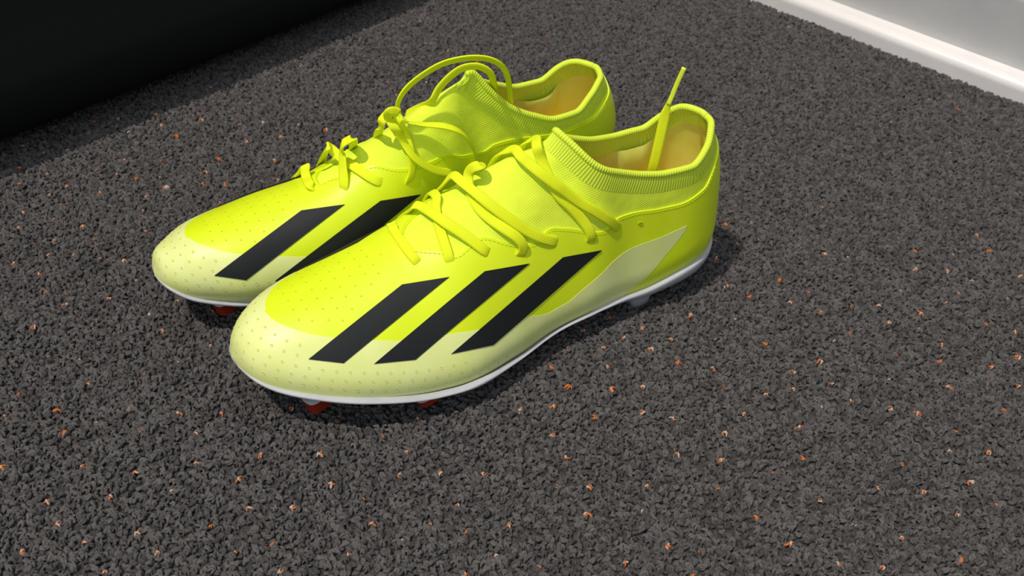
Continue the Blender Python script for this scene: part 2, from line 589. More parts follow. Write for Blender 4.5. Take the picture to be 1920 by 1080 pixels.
def black_bag():
    c0, u, nn = np.array([-0.2443, 0.6353]), np.array([.612, .791]), np.array([.791, -.612])
    R0, h0, h1, dep = .20, -.80, .42, .80

    def ring(inset, z):
        pts = []
        def corner(cx, cy, a0):
            for i in range(9):
                a = math.radians(a0+90*i/8)
                pts.append((cx+(R0-inset)*math.cos(a), cy+(R0-inset)*math.sin(a)))
        corner(h1-R0, -R0, 0)                  # local: first axis along u, second along outward normal
        corner(h0+R0, -R0, 90)
        corner(h0+R0, -dep+R0, 180)
        corner(h1-R0, -dep+R0, 270)
        # densify the long near side so it can bow outwards
        out = []
        for k in range(len(pts)):
            a, b = pts[k], pts[(k+1) % len(pts)]
            m = 14 if math.dist(a, b) > .2 else 1
            for j in range(m):
                t = j/m
                out.append((a[0]+(b[0]-a[0])*t, a[1]+(b[1]-a[1])*t))
        V = []
        for a, b in out:
            bow = -.05*a*a if b > -R0*1.2 else 0
            p = c0+u*a+nn*(b+bow)
            V.append((p[0], p[1], z))
        return V
    prof = [(.09, FZ), (.052, FZ+.001), (.034, .004), (.018, .012), (.006, .023), (.001, .034), (0, .044), (.002, .056), (.008, .075), (.018, .12), (.032, .20), (.048, .28), (.070, .34), (.105, .38), (.16, .40)]
    V, Fc = [], []
    for ins, z in prof:
        V += ring(ins, z)
    n = len(V)//len(prof)
    for k in range(len(prof)-1):
        for i in range(n):
            j = (i+1) % n
            Fc.append((k*n+i, k*n+j, (k+1)*n+j, (k+1)*n+i))
    Fc.append(tuple(range(n))[::-1]); Fc.append(tuple(range((len(prof)-1)*n, len(prof)*n)))
    o = add_mesh('bag', V, Fc, M_bag.m)
    tag(o, 'large smooth black bag with a rounded bulging lower edge resting on the carpet', 'bag')


black_bag()

# ---------------------------------------------------------------- the boots
FRONT_LACES = {
 'F1': [(0.1936, -0.0209, 0.0734), (0.1935, -0.0183, 0.0708), (0.1944, -0.0105, 0.071), (0.1945, -0.0036, 0.0701), (0.1938, 0.0024, 0.0684), (0.1926, 0.0056, 0.0662), (0.1915, 0.0051, 0.0636)],
 'F1_n': [(0.34, -0.01, 0.94), (0.33, -0.27, 0.9), (0.34, -0.02, 0.94), (0.34, 0.16, 0.93), (0.32, 0.29, 0.9), (0.31, 0.37, 0.87), (0.31, 0.4, 0.86)],
 'F2a': [(0.1797, -0.0411, 0.0414), (0.1794, -0.0429, 0.0479), (0.1797, -0.0385, 0.0605), (0.1807, -0.024, 0.0756), (0.1807, -0.0205, 0.0801), (0.178, -0.0195, 0.0792), (0.1776, -0.0112, 0.0813), (0.1764, -0.0046, 0.0816), (0.175, 0.0009, 0.0811), (0.1712, 0.0064, 0.0786), (0.1672, 0.0115, 0.0754), (0.1632, 0.0161, 0.0716), (0.1606, 0.0175, 0.069), (0.1581, 0.0165, 0.0662)],
 'F2a_n': [(-0.1, -0.98, 0.15), (-0.06, -0.97, 0.25), (0.09, -0.87, 0.49), (0.41, -0.37, 0.83), (0.41, -0.08, 0.91), (0.32, -0.57, 0.76), (0.47, -0.13, 0.87), (0.47, 0.1, 0.88), (0.44, 0.26, 0.86), (0.35, 0.45, 0.82), (0.26, 0.59, 0.76), (0.18, 0.7, 0.69), (0.14, 0.75, 0.65), (0.12, 0.77, 0.63)],
 'F2b': [(0.1674, -0.0394, 0.0407), (0.1668, -0.0415, 0.047), (0.1669, -0.0388, 0.06), (0.1677, -0.0286, 0.0783), (0.1703, -0.0167, 0.0839), (0.1725, -0.0136, 0.0814), (0.1748, -0.0082, 0.0797), (0.1767, -0.0023, 0.0774), (0.1779, 0.0036, 0.0746), (0.1787, 0.0095, 0.071), (0.1791, 0.0129, 0.0679), (0.1784, 0.0135, 0.0639)],
 'F2b_n': [(-0.19, -0.98, 0.1), (-0.17, -0.97, 0.16), (-0.08, -0.94, 0.34), (0.24, -0.65, 0.73), (0.33, -0.48, 0.81), (0.45, -0.14, 0.88), (0.47, 0.07, 0.88), (0.45, 0.23, 0.86), (0.41, 0.37, 0.84), (0.35, 0.48, 0.8), (0.31, 0.54, 0.78), (0.29, 0.58, 0.76)],
 'F3a': [(0.1644, -0.0384, 0.0437), (0.1638, -0.0401, 0.0541), (0.164, -0.0358, 0.0678), (0.1639, -0.0243, 0.0831), (0.1606, -0.0186, 0.0928), (0.1597, -0.0106, 0.0931), (0.1565, -0.0008, 0.0908), (0.1537, 0.005, 0.0881), (0.1493, 0.0104, 0.084), (0.144, 0.0148, 0.0796), (0.1381, 0.0182, 0.0744), (0.1316, 0.0208, 0.0699), (0.1239, 0.0217, 0.0655), (0.1191, 0.0198, 0.0623)],
 'F3a_n': [(-0.2, -0.97, 0.12), (-0.16, -0.96, 0.23), (-0.02, -0.9, 0.44), (0.3, -0.52, 0.8), (0.32, 0.23, 0.92), (0.25, -0.57, 0.78), (0.43, 0.28, 0.86), (0.35, 0.51, 0.78), (0.24, 0.69, 0.68), (0.13, 0.8, 0.58), (0.06, 0.87, 0.49), (0.04, 0.9, 0.42), (0.02, 0.93, 0.38), (0.03, 0.93, 0.36)],
 'F3b': [(0.1366, -0.0304, 0.0449), (0.1357, -0.0326, 0.0511), (0.1386, -0.03, 0.0728), (0.1455, -0.0241, 0.09), (0.1502, -0.008, 0.101), (0.1541, -0.009, 0.101), (0.1556, -0.0116, 0.0963), (0.1569, -0.009, 0.0926), (0.1573, -0.0049, 0.0882), (0.1572, 0.0008, 0.0854), (0.1561, 0.0053, 0.083), (0.1536, 0.0099, 0.0807), (0.1511, 0.0139, 0.0789), (0.1474, 0.0181, 0.0762), (0.1446, 0.0203, 0.0734), (0.1429, 0.0218, 0.0699), (0.1432, 0.0222, 0.0664), (0.1449, 0.0218, 0.0641), (0.1454, 0.0202, 0.0618)],
 'F3b_n': [(-0.3, -0.95, 0.09), (-0.3, -0.95, 0.12), (-0.22, -0.93, 0.29), (0.12, -0.74, 0.67), (0.29, 0.5, 0.81), (0.31, 0.46, 0.83), (0.33, 0.38, 0.86), (0.41, -0.22, 0.89), (0.44, 0.2, 0.88), (0.38, 0.42, 0.82), (0.32, 0.55, 0.77), (0.25, 0.66, 0.7), (0.18, 0.74, 0.65), (0.1, 0.81, 0.57), (0.05, 0.85, 0.52), (0.01, 0.87, 0.49), (-0.01, 0.88, 0.48), (-0.01, 0.87, 0.49), (-0.01, 0.87, 0.5)],
 'F4a': [(0.1356, -0.0301, 0.045), (0.1346, -0.0322, 0.0553), (0.1345, -0.0289, 0.0732), (0.1341, -0.0202, 0.0946), (0.1306, -0.0105, 0.1039), (0.1317, -0.0026, 0.1046), (0.1301, 0.0008, 0.1027), (0.1258, 0.0077, 0.0985), (0.1193, 0.013, 0.0926), (0.1147, 0.0152, 0.0884), (0.1089, 0.0184, 0.083), (0.102, 0.0224, 0.0781), (0.0939, 0.0249, 0.0712), (0.0869, 0.0245, 0.0642), (0.0818, 0.0219, 0.0588)],
 'F4a_n': [(-0.3, -0.95, 0.09), (-0.29, -0.95, 0.14), (-0.24, -0.93, 0.27), (0.03, -0.8, 0.61), (0.33, 0.58, 0.74), (0.4, 0.1, 0.91), (0.36, 0.5, 0.79), (0.22, 0.76, 0.62), (0.2, 0.86, 0.48), (0.2, 0.89, 0.41), (0.39, 0.87, 0.31), (0.25, 0.94, 0.24), (-0.03, 0.98, 0.19), (-0.12, 0.98, 0.18), (-0.09, 0.98, 0.18)],
 'F4b': [(0.1231, -0.0264, 0.0463), (0.1222, -0.0283, 0.0567), (0.1221, -0.0244, 0.0765), (0.1225, -0.0154, 0.0996), (0.1185, -0.0101, 0.107), (0.1234, -0.0011, 0.1086), (0.1225, 0.0014, 0.1033), (0.1215, 0.0044, 0.0989), (0.1202, 0.0096, 0.0921), (0.1174, 0.0138, 0.0858), (0.1127, 0.0172, 0.0806), (0.1079, 0.0208, 0.0739), (0.1045, 0.024, 0.0678), (0.1033, 0.0251, 0.0627), (0.1034, 0.0232, 0.0574)],
 'F4b_n': [(-0.26, -0.96, 0.12), (-0.28, -0.95, 0.16), (-0.3, -0.92, 0.26), (-0.15, -0.8, 0.58), (0.36, 0.4, 0.84), (0.28, -0.51, 0.81), (0.37, 0.59, 0.71), (0.3, 0.73, 0.61), (0.22, 0.83, 0.51), (0.15, 0.89, 0.44), (0.17, 0.91, 0.38), (0.29, 0.91, 0.3), (0.23, 0.94, 0.26), (0.16, 0.96, 0.25), (0.16, 0.95, 0.26)],
 'F5': [(0.0447, -0.0024, 0.062), (0.0478, 0.0013, 0.072), (0.0471, 0.0014, 0.082), (0.045, 0.0002, 0.094), (0.0427, -0.0013, 0.1055), (0.0413, -0.0014, 0.112)],
 'F5_n': [(0.57, 0.62, 0.54), (0.57, 0.63, 0.53), (0.58, 0.63, 0.51), (0.59, 0.64, 0.5), (0.6, 0.65, 0.48), (0.6, 0.65, 0.47)],
 'F5tip': [(0.0418, -0.0012, 0.1113), (0.0403, -0.0012, 0.115), (0.0382, -0.0014, 0.1215), (0.0351, -0.001, 0.131)],
 'F5tip_n': [(0.6, 0.65, 0.47), (0.6, 0.65, 0.46), (0.61, 0.65, 0.45), (0.62, 0.65, 0.44)],
}
REAR_LACES = {
 'R1': [(0.1957, 0.0193, 0.0464), (0.1962, 0.0167, 0.0526), (0.197, 0.0072, 0.0607), (0.1948, 0.0006, 0.0697), (0.1962, -0.0009, 0.0672), (0.1964, -0.0031, 0.0648), (0.1991, -0.0147, 0.068), (0.198, -0.0176, 0.0664), (0.1964, -0.0168, 0.0638)],
 'R1_n': [(0.13, 0.65, 0.75), (0.15, 0.6, 0.78), (0.18, 0.49, 0.85), (0.26, 0.24, 0.94), (0.25, 0.27, 0.93), (0.23, 0.47, 0.85), (0.24, 0.23, 0.94), (0.27, 0.06, 0.96), (0.28, -0.06, 0.96)],
 'R1b': [(0.1908, 0.0041, 0.0611), (0.1879, -0.0003, 0.0649), (0.1852, -0.0049, 0.0688), (0.1811, -0.0056, 0.0708)],
 'R1b_n': [(0.28, 0.48, 0.83), (0.34, 0.44, 0.83), (0.4, 0.4, 0.83), (0.42, 0.38, 0.82)],
 'R2a': [(0.1603, 0.0289, 0.0356), (0.1599, 0.0285, 0.0423), (0.1599, 0.022, 0.0536), (0.1748, -0.0194, 0.0903), (0.1784, -0.0194, 0.0912), (0.1811, -0.0202, 0.0901), (0.1804, -0.017, 0.0843), (0.1815, -0.0198, 0.0807), (0.1827, -0.0227, 0.0767), (0.1839, -0.0263, 0.0726), (0.1851, -0.0282, 0.0694), (0.1852, -0.0272, 0.0661)],
 'R2a_n': [(-0.17, 0.87, 0.47), (-0.14, 0.85, 0.5), (-0.05, 0.82, 0.57), (0.48, -0.06, 0.87), (0.48, -0.05, 0.87), (0.48, -0.03, 0.87), (0.48, 0.01, 0.87), (0.46, 0.3, 0.83), (0.51, 0.05, 0.86), (0.48, -0.23, 0.85), (0.43, -0.36, 0.83), (0.4, -0.43, 0.81)],
 'R2b': [(0.179, 0.0316, 0.0359), (0.179, 0.0304, 0.0425), (0.1792, 0.0222, 0.0527), (0.1847, -0.0072, 0.082), (0.1828, -0.0063, 0.081), (0.181, -0.0096, 0.0787), (0.1785, -0.0134, 0.0765), (0.1771, -0.0215, 0.0774), (0.1743, -0.0289, 0.0763), (0.1705, -0.0338, 0.0739), (0.1669, -0.0351, 0.0719), (0.1639, -0.0336, 0.0699)],
 'R2b_n': [(-0.01, 0.81, 0.58), (0.04, 0.78, 0.62), (0.14, 0.71, 0.69), (0.44, -0.27, 0.86), (0.45, -0.25, 0.86), (0.46, -0.17, 0.87), (0.46, 0.3, 0.83), (0.52, -0.04, 0.85), (0.45, -0.42, 0.79), (0.28, -0.7, 0.66), (0.18, -0.81, 0.56), (0.13, -0.85, 0.5)],
 'R3a': [(0.1469, 0.0294, 0.029), (0.1463, 0.0297, 0.0356), (0.1463, 0.0245, 0.0476), (0.1613, -0.0241, 0.0982), (0.1595, -0.0251, 0.1031), (0.1571, -0.0266, 0.1063), (0.1529, -0.0245, 0.1033), (0.1519, -0.0281, 0.1002), (0.1493, -0.0285, 0.0925), (0.1485, -0.0326, 0.0855), (0.1486, -0.035, 0.0787), (0.1498, -0.0368, 0.0734), (0.1517, -0.0372, 0.0692), (0.152, -0.0353, 0.0651)],
 'R3a_n': [(-0.18, 0.91, 0.38), (-0.16, 0.9, 0.41), (-0.1, 0.88, 0.47), (0.21, -0.66, 0.72), (0.24, -0.62, 0.75), (0.27, -0.55, 0.79), (0.32, -0.45, 0.83), (0.46, 0.35, 0.82), (0.36, -0.54, 0.76), (0.1, -0.85, 0.52), (-0.05, -0.93, 0.37), (-0.11, -0.95, 0.3), (-0.12, -0.95, 0.27), (-0.12, -0.96, 0.26)],
 'R3b': [(0.1535, -0.0305, 0.1072), (0.1564, -0.0299, 0.1091), (0.1595, -0.0299, 0.1086), (0.158, -0.027, 0.103), (0.1565, -0.0313, 0.0996), (0.1522, -0.0308, 0.0913), (0.149, -0.0354, 0.0839), (0.1441, -0.0368, 0.0781), (0.137, -0.0362, 0.0719), (0.1304, -0.0348, 0.0675), (0.1243, -0.0331, 0.0648), (0.1209, -0.0303, 0.0626)],
 'R3b_n': [(0.16, -0.77, 0.62), (0.18, -0.73, 0.65), (0.21, -0.69, 0.69), (0.26, -0.61, 0.75), (0.48, 0.22, 0.85), (0.33, -0.58, 0.74), (0.02, -0.89, 0.45), (-0.12, -0.95, 0.28), (-0.17, -0.97, 0.16), (-0.14, -0.98, 0.11), (-0.14, -0.99, 0.08), (-0.18, -0.98, 0.08)],
 'R4': [(0.0752, -0.0123, 0.078), (0.0803, -0.0195, 0.088), (0.0838, -0.0246, 0.098), (0.0891, -0.0309, 0.11), (0.0937, -0.0353, 0.119), (0.1001, -0.0384, 0.127), (0.1072, -0.0374, 0.131), (0.117, -0.0344, 0.1319), (0.128, -0.0304, 0.1295), (0.1371, -0.0274, 0.1244), (0.1454, -0.0258, 0.1185), (0.1504, -0.0261, 0.1134), (0.1509, -0.0228, 0.1057), (0.1506, -0.0254, 0.1023), (0.1485, -0.0285, 0.0996), (0.1436, -0.0298, 0.0981), (0.1385, -0.032, 0.0974), (0.1308, -0.0351, 0.0965), (0.124, -0.0373, 0.0937), (0.1182, -0.0368, 0.0881), (0.1126, -0.0347, 0.0789), (0.1089, -0.0332, 0.0703), (0.1072, -0.0311, 0.0627), (0.1063, -0.029, 0.0578)],
 'R4_n': [(0.46, -0.74, 0.49), (0.46, -0.75, 0.48), (0.46, -0.75, 0.48), (0.46, -0.76, 0.47), (0.46, -0.76, 0.46), (0.46, -0.77, 0.45), (0.45, -0.78, 0.45), (0.35, -0.82, 0.46), (0.29, -0.83, 0.47), (0.26, -0.84, 0.48), (0.23, -0.83, 0.5), (0.23, -0.81, 0.53), (0.24, -0.78, 0.58), (0.28, -0.72, 0.64), (0.51, -0.08, 0.86), (0.35, -0.59, 0.73), (0.18, -0.83, 0.53), (0.07, -0.95, 0.31), (-0.21, -0.96, 0.19), (-0.35, -0.92, 0.15), (-0.29, -0.95, 0.13), (-0.19, -0.97, 0.11), (-0.19, -0.98, 0.11), (-0.21, -0.97, 0.1)],
 'R5': [(0.0857, -0.0102, 0.088), (0.0897, -0.0165, 0.098), (0.0951, -0.0247, 0.109), (0.1004, -0.0301, 0.118), (0.1052, -0.0293, 0.122), (0.1098, -0.0272, 0.1227), (0.1154, -0.0242, 0.1206), (0.1212, -0.0222, 0.1157), (0.127, -0.0214, 0.1095), (0.1307, -0.0207, 0.103), (0.1363, -0.0027, 0.0885)],
 'R5_n': [(0.44, -0.76, 0.48), (0.45, -0.76, 0.47), (0.45, -0.76, 0.46), (0.45, -0.77, 0.46), (0.45, -0.76, 0.47), (0.45, -0.76, 0.47), (0.45, -0.76, 0.47), (0.45, -0.76, 0.47), (0.45, -0.76, 0.47), (0.45, -0.76, 0.47), (0.19, 0.74, 0.65)],
}


# boundary between the smooth skin and the knit: arc height over x, lateral and medial
KNIT_L = pchip([-.01, .0, .005, .014, .0256, .039, .055, .071, .084, .094, .1156, .1255, .1345, .152, .157, .162, .171, .175, .181, .189, .1928, .1945, .196, .198],
               [.068, .066, .0605, .0560, .0466, .0445, .0475, .0506, .0512, .0470, .0540, .0573, .0540, .062, .066, .068, .065, .064, .0686, .0726, .076, .092, .13, .3])
KNIT_M = pchip([-.01, .0, .005, .014, .028, .0495, .072, .084, .094, .101, .114, .128, .138, .150, .158, .169, .186, .1928, .1945, .196, .198],
               [.068, .066, .0605, .0560, .0506, .0515, .0545, .0555, .0547, .0512, .0545, .061, .0614, .063, .065, .070, .070, .076, .092, .13, .3])
PALE_TOP = pchip([.02, .0382, .054, .067, .0763, .0877, .0984, .1107, .1212, .1306, .1465, .1765, .1895, .2153, .2251, .2423, .2525, .2582, .2620, .2636, .2646, .2652, .2655, .2657],
                 [.0290, .0298, .0304, .0309, .0302, .0275, .0224, .0176, .0146, .0146, .0202, .0267, .0285, .0290, .0296, .0308, .0320, .0340, .0362, .0385, .0415, .046, .06, .2])
PALE_LOW = pchip([.0, .036, .0382, .042, .0534, .0654, .0762, .09], [.2, .06, .0298, .0252, .0169, .0079, .0016, -.05])
# each stripe is bounded by four straight cuts (nx, ny, nz, d) through the upper
STRIPES_L = [[(0.141, 0.6246, -0.7681, 0.01057), (-0.3245, 0.7151, -0.6191, 0.09548), (-0.4312, -0.5524, 0.7133, 0.09106), (0.3267, -0.731, 0.5991, -0.08337)],
             [(0.133, 0.6281, -0.7667, 0.0118), (-0.3321, 0.7432, -0.5808, 0.0744), (-0.2333, -0.647, 0.7259, 0.04683), (0.328, -0.758, 0.5638, -0.06144)],
             [(0.1262, 0.6312, -0.7653, 0.01266), (-0.33, 0.7695, -0.5467, 0.05181), (-0.1297, -0.6887, 0.7134, 0.02791), (0.3245, -0.7821, 0.5319, -0.03994)]]
STRIPES_M = [[(0.1028, -0.5627, -0.8202, 0.01315), (-0.3513, -0.6214, -0.7003, 0.09889), (-0.4082, 0.5106, 0.7567, 0.09176), (0.3591, 0.6363, 0.6828, -0.0885)],
             [(0.0908, -0.5678, -0.8181, 0.01424), (-0.3516, -0.6494, -0.6743, 0.07692), (-0.3481, 0.5342, 0.7703, 0.07669), (0.3826, 0.6642, 0.6422, -0.06915)],
             [(0.1029, -0.5639, -0.8194, 0.01226), (-0.3712, -0.6746, -0.638, 0.059), (-0.2313, 0.5809, 0.7804, 0.05378), (0.3801, 0.6907, 0.6152, -0.04642)]]


def border_edges(faces):
    cnt = {}
    for q in faces:
        for a in range(len(q)):
            i, j = q[a], q[(a+1) % len(q)]
            k = (min(i, j), max(i, j))
            if k in cnt:
                cnt[k] = None
            else:
                cnt[k] = (i, j)
    return [v for v in cnt.values() if v]


class Builder:
    def __init__(s, root, mir):
        s.root, s.m = root, mir

    def mesh(s, name, V, F, mat, parent=None, attrs=None, fmats=None, smooth=True):
        V = np.asarray(V, float)*np.array([1, s.m, 1])
        if s.m < 0:
            F = [tuple(q)[::-1] for q in F]
        mats = [m.m for m in mat] if isinstance(mat, (list, tuple)) else mat.m
        return add_mesh(name, V, F, mats, parent or s.root, smooth, attrs, fmats)

    def shell(s, name, p, off, thick, mat, attrs=None, inner=False, parent=None):
        """outer skin of a patch with its cut edge turned inwards; inner=True closes the inside too"""
        off = np.reshape(np.broadcast_to(off, (len(p.P),)), (-1, 1))
        o = p.P+p.N*off
        i = p.P+p.N*(off-thick)
        n = len(o)
        F = list(p.faces)
        V = [o, i] if inner else [o]
        top = 2*n if inner else n               # the turned edge has vertices of its own, so the face stays smooth
        ed = border_edges(p.faces)
        bv = sorted({k for e in ed for k in e})
        re = {k: j for j, k in enumerate(bv)}
        m = len(bv)
        V += [o[bv], i[bv]]
        for a, b in ed:
            F.append((top+re[b], top+re[a], top+m+re[a], top+m+re[b]))
        if inner:
            F += [tuple(n+k for k in q)[::-1] for q in p.faces]
        at = {k: np.r_[v, v, v[bv], v[bv]] if inner else np.r_[v, v[bv], v[bv]] for k, v in (attrs or {}).items()}
        return s.mesh(name, np.vstack(V), F, mat, parent, at)


def plane_clip(p, planes, side):
    """keep the part of a patch inside all four cuts, on one side of the boot"""
    for n in planes:
        p = p.clip(lambda P, A: P@np.array(n[:3])+n[3])
    return p.clip(lambda P, A: (.5-A[:, 2])*side+1e-9)


def ribbon(P, N, width, thick, twist=0.0, taper=1.0, step=.0009):
    """flat woven lace swept along a curve with given surface normals"""
    Q = catmull(np.hstack([np.asarray(P, float), np.asarray(N, float)]), 10)
    d = np.linalg.norm(np.diff(Q[:, :3], axis=0), axis=1).sum()
    Q = resample(Q, max(int(d/step), 8))
    P, N = Q[:, :3].copy(), Q[:, 3:].copy()
    for _ in range(5):
        P[1:-1] = (P[:-2]+2*P[1:-1]+P[2:])/4
    T = np.gradient(P, axis=0); T /= np.linalg.norm(T, axis=1, keepdims=True)
    W = np.cross(T, N)
    W /= np.maximum(np.linalg.norm(W, axis=1, keepdims=True), 1e-9)
    for _ in range(30):                          # keep the width steady where the lace folds over an edge
        W[1:-1] = (W[:-2]+2*W[1:-1]+W[2:])/4
    W = W-T*np.sum(W*T, 1, keepdims=True); W /= np.maximum(np.linalg.norm(W, axis=1, keepdims=True), 1e-9)
    N = np.cross(W, T)
    if twist:
        c, s = math.cos(twist), math.sin(twist)
        N, W = N*c+W*s, W*c-N*s
    k = 14
    V, F, rib, al = [], [], [], []
    for i in range(len(P)):
        for j in range(k):
            a = 2*math.pi*j/k
            ca, sa = math.cos(a), math.sin(a)
            g = max(0., (i*step-(len(P)*step-.009))/.009)    # last 9 mm narrow into the tip
            x = math.copysign(abs(ca)**.6, ca)*width/2*(1-(1-taper)*g*g*(3-2*g))
            z = math.copysign(abs(sa)**.6, sa)*thick/2
            V.append(P[i]+W[i]*x+N[i]*z)
            rib.append(x); al.append(i*step)
    n = len(P)
    for i in range(n-1):
        for j in range(k):
            j2 = (j+1) % k
            F.append((i*k+j, i*k+j2, (i+1)*k+j2, (i+1)*k+j))
    F += [tuple(range(k))[::-1], tuple((n-1)*k+j for j in range(k))]
    return V, F, {'rib': rib, 'along': al}


def build_boot(form, pose, mir, laces, label, twists):
    fm = Form(form)
    root = bpy.data.objects.new('football_boot', None)
    COL.objects.link(root)
    root.location = (pose[0], pose[1], BOOT_Z)
    root.rotation_euler = (0, 0, math.radians(pose[2]))
    tag(root, label, 'football boot')
    B = Builder(root, mir)
    last = Patch(*last_grid(fm))
    knit_k = lambda A: np.where(A[:, 2] <= .5, KNIT_L(A[:, 0]), KNIT_M(A[:, 0]))-A[:, 1]
    topc = lambda P, A: np.where(A[:, 0] < .117, fm.TOP(P[:, 0])-P[:, 2], 1.)
    body = last.clip(topc)
    ch = body.border(body.iso)[0]
    rim = body.P[ch]
    rimN = body.N[ch]
    rim_c = np.vstack([rim, rim[:1]])
    rimN_c = np.vstack([rimN, rimN[:1]])
    RS = resample(np.hstack([rim_c, rimN_c]), 420)
    for _ in range(10):
        RS[1:-1, 3:] = (RS[:-2, 3:]+2*RS[1:-1, 3:]+RS[2:, 3:])/4
    ra = np.linspace(0, np.linalg.norm(np.diff(RS[:, :3], axis=0), axis=1).sum(), 420)

    def rim_near(P):
        d = np.linalg.norm(P[:, None, :]-RS[None, :, :3], axis=2)
        i = np.clip(d.argmin(1), 1, len(RS)-2)
        t = RS[i+1, :3]-RS[i-1, :3]
        t /= np.linalg.norm(t, axis=1, keepdims=True)
        return d.min(1), ra[i]+np.sum((P-RS[i, :3])*t, 1)

    # skin, knit, collar ------------------------------------------------
    skin = body.clip(lambda P, A: knit_k(A))
    B.shell('skin', skin, .0008, .0016, M_skin)
    knit0 = body.clip(lambda P, A: .004-knit_k(A))
    dr, ar = rim_near(knit0.P)
    knit = knit0
    B.shell('knit_tongue', knit, 0.0, .0018, M_knit, {'rib': knit.A[:, 1]+.30*knit.A[:, 0]})
    near = body.clip(lambda P, A: .145-A[:, 0])
    coll = near.clip(lambda P, A: .0100-rim_near(P)[0])
    dr, ar = rim_near(coll.P)
    puff = .0006*np.clip((.0100-dr)/.006, 0, 1)+.0001
    B.shell('collar', coll, puff, .0030, M_collar, {'rib': ar}, inner=True)
    # rolled edge of the collar
    V, F, rb = [], [], []
    n, k = len(RS)-1, 10
    T = np.gradient(RS[:, :3], axis=0); T[0] = T[-1] = RS[1, :3]-RS[-2, :3]
    for _ in range(3):
        T[1:-1] = (T[:-2]+T[1:-1]*2+T[2:])/4
    T /= np.linalg.norm(T, axis=1, keepdims=True)
    for i in range(n):
        Nn = RS[i, 3:]-T[i]*(RS[i, 3:]@T[i]); Nn /= np.linalg.norm(Nn)
        W = np.cross(T[i], Nn)
        rr = .00195
        for j in range(k):
            a = 2*math.pi*j/k
            V.append(RS[i, :3]-Nn*.0006+rr*(Nn*math.cos(a)+W*math.sin(a))); rb.append(ra[i])
    for i in range(n):
        for j in range(k):
            i2, j2 = (i+1) % n, (j+1) % k
            F.append((i*k+j, i*k+j2, i2*k+j2, i2*k+j))
    B.mesh('collar_edge', V, F, M_collar, attrs={'rib': rb})
    # pale overlay, stripes ---------------------------------------------
    pale = skin.clip(lambda P, A: PALE_TOP(A[:, 0])-A[:, 1])
    pale = pale.clip(lambda P, A: A[:, 1]-PALE_LOW(A[:, 0]))
    B.shell('toe_overlay', pale, .00092, .0003, M_pale)
    for side, polys in ((1, STRIPES_L), (-1, STRIPES_M)):
        for poly in polys:
            B.shell('stripe', plane_clip(skin, poly, side), .0013, .0006, M_black)
    # stitching along the knit edge -------------------------------------
    V, F = [], []
    sl_ = skin.clip(lambda P, A: A[:, 0]-.012).clip(lambda P, A: knit_k(A)-.0014)
    for c in sl_.border(sl_.iso)[:2]:
        if len(c) < 30:
            continue
        S = resample(np.hstack([sl_.P[c]+sl_.N[c]*.0009, sl_.N[c]]), max(int(len(c)*1.0), 60))
        dl = np.r_[0, np.cumsum(np.linalg.norm(np.diff(S[:, :3], axis=0), axis=1))]
        for q in np.arange(.002, dl[-1]-.003, .0022):
            a = np.array([np.interp(q, dl, S[:, j]) for j in range(6)]); b = np.array([np.interp(q+.0015, dl, S[:, j]) for j in range(6)])
            t = b[:3]-a[:3]; t /= np.linalg.norm(t); w = np.cross(t, a[3:])*.00018; h = a[3:]*.00012
            o = len(V)
            for pnt in (a[:3], b[:3]):
                V += [pnt-w, pnt+h, pnt+w, pnt-h]
            F += [(o+i, o+(i+1) % 4, o+4+(i+1) % 4, o+4+i) for i in range(4)]
    tag(B.mesh('stitching', V, F, M_stitch), kind='stuff')
    # dimples round the toe: rows that follow the sole edge, and a field on the vamp --------
    xs = L*(0.5-0.5*np.cos(np.pi*np.linspace(0, 1, 160)))
    feather = np.vstack([np.stack([xs, fm.Y_LAT(xs), fm.Z_FEATHER(xs)], 1), np.stack([xs, fm.Y_MED(xs), fm.Z_FEATHER(xs)], 1)[::-1]])
    front = skin.clip(lambda P, A: A[:, 0]-.150)
    fd = np.linalg.norm(front.P[:, None]-feather[None, ::2], axis=2).min(1)
    spots = []
    for r, dist in enumerate((.0060, .0100, .0140, .0185, .0230, .0275)):
        iso = Patch(front.P, front.N, np.hstack([front.A, fd[:, None]]), front.faces).clip(lambda P, A: A[:, 3]-dist)
        for c in iso.border(iso.iso)[:1]:
            S = np.hstack([iso.P[c], iso.N[c]])
            ln = np.linalg.norm(np.diff(S[:, :3], axis=0), axis=1).sum()
            S = resample(S, int(ln/.0062)*2)[(r % 2)::2]
            xmin = (.160, .168, .184, .250, .256, .268)[r]
            spots += [(q, 1.0, 0) for q in S if q[0] > xmin]
    top = skin.clip(lambda P, A: np.minimum(A[:, 0]-.200, A[:, 1]-.034))
    for i in range(9):
        for j in range(-4, 5):
            x = .2045+.0062*i; y = -.009+.0062*(j+.5*(i % 2))
            if (x-.236)**2/.032**2+(y+.009)**2/.022**2 > 1:
                continue
            d = (top.P[:, 0]-x)**2+(top.P[:, 1]-y)**2
            q = d.argmin()
            if d[q] < 1e-6:
                spots.append((np.r_[top.P[q], top.N[q]], .75, 1))
    V, F, fm_ = [], [], []
    for q, sc, neon in spots:
        c, nn = q[:3], q[3:]/np.linalg.norm(q[3:])
        t = np.cross(nn, (0, 0, 1.)); t /= max(np.linalg.norm(t), 1e-6); u = np.cross(nn, t)
        o = len(V)
        R_ = .00068*sc
        for rr, hh in ((1.0, .00112-.0001*neon), (.85, .00105-.0001*neon), (.5, .00100-.0001*neon)):
            for k in range(8):
                a = 2*math.pi*k/8
                V.append(c+nn*hh+R_*rr*(t*math.cos(a)+u*math.sin(a)))
        V.append(c+nn*(.00097-.0001*neon))
        for r in range(2):
            F += [(o+r*8+k, o+r*8+(k+1) % 8, o+r*8+8+(k+1) % 8, o+r*8+8+k) for k in range(8)]
        F += [(o+16+k, o+16+(k+1) % 8, o+24) for k in range(8)]
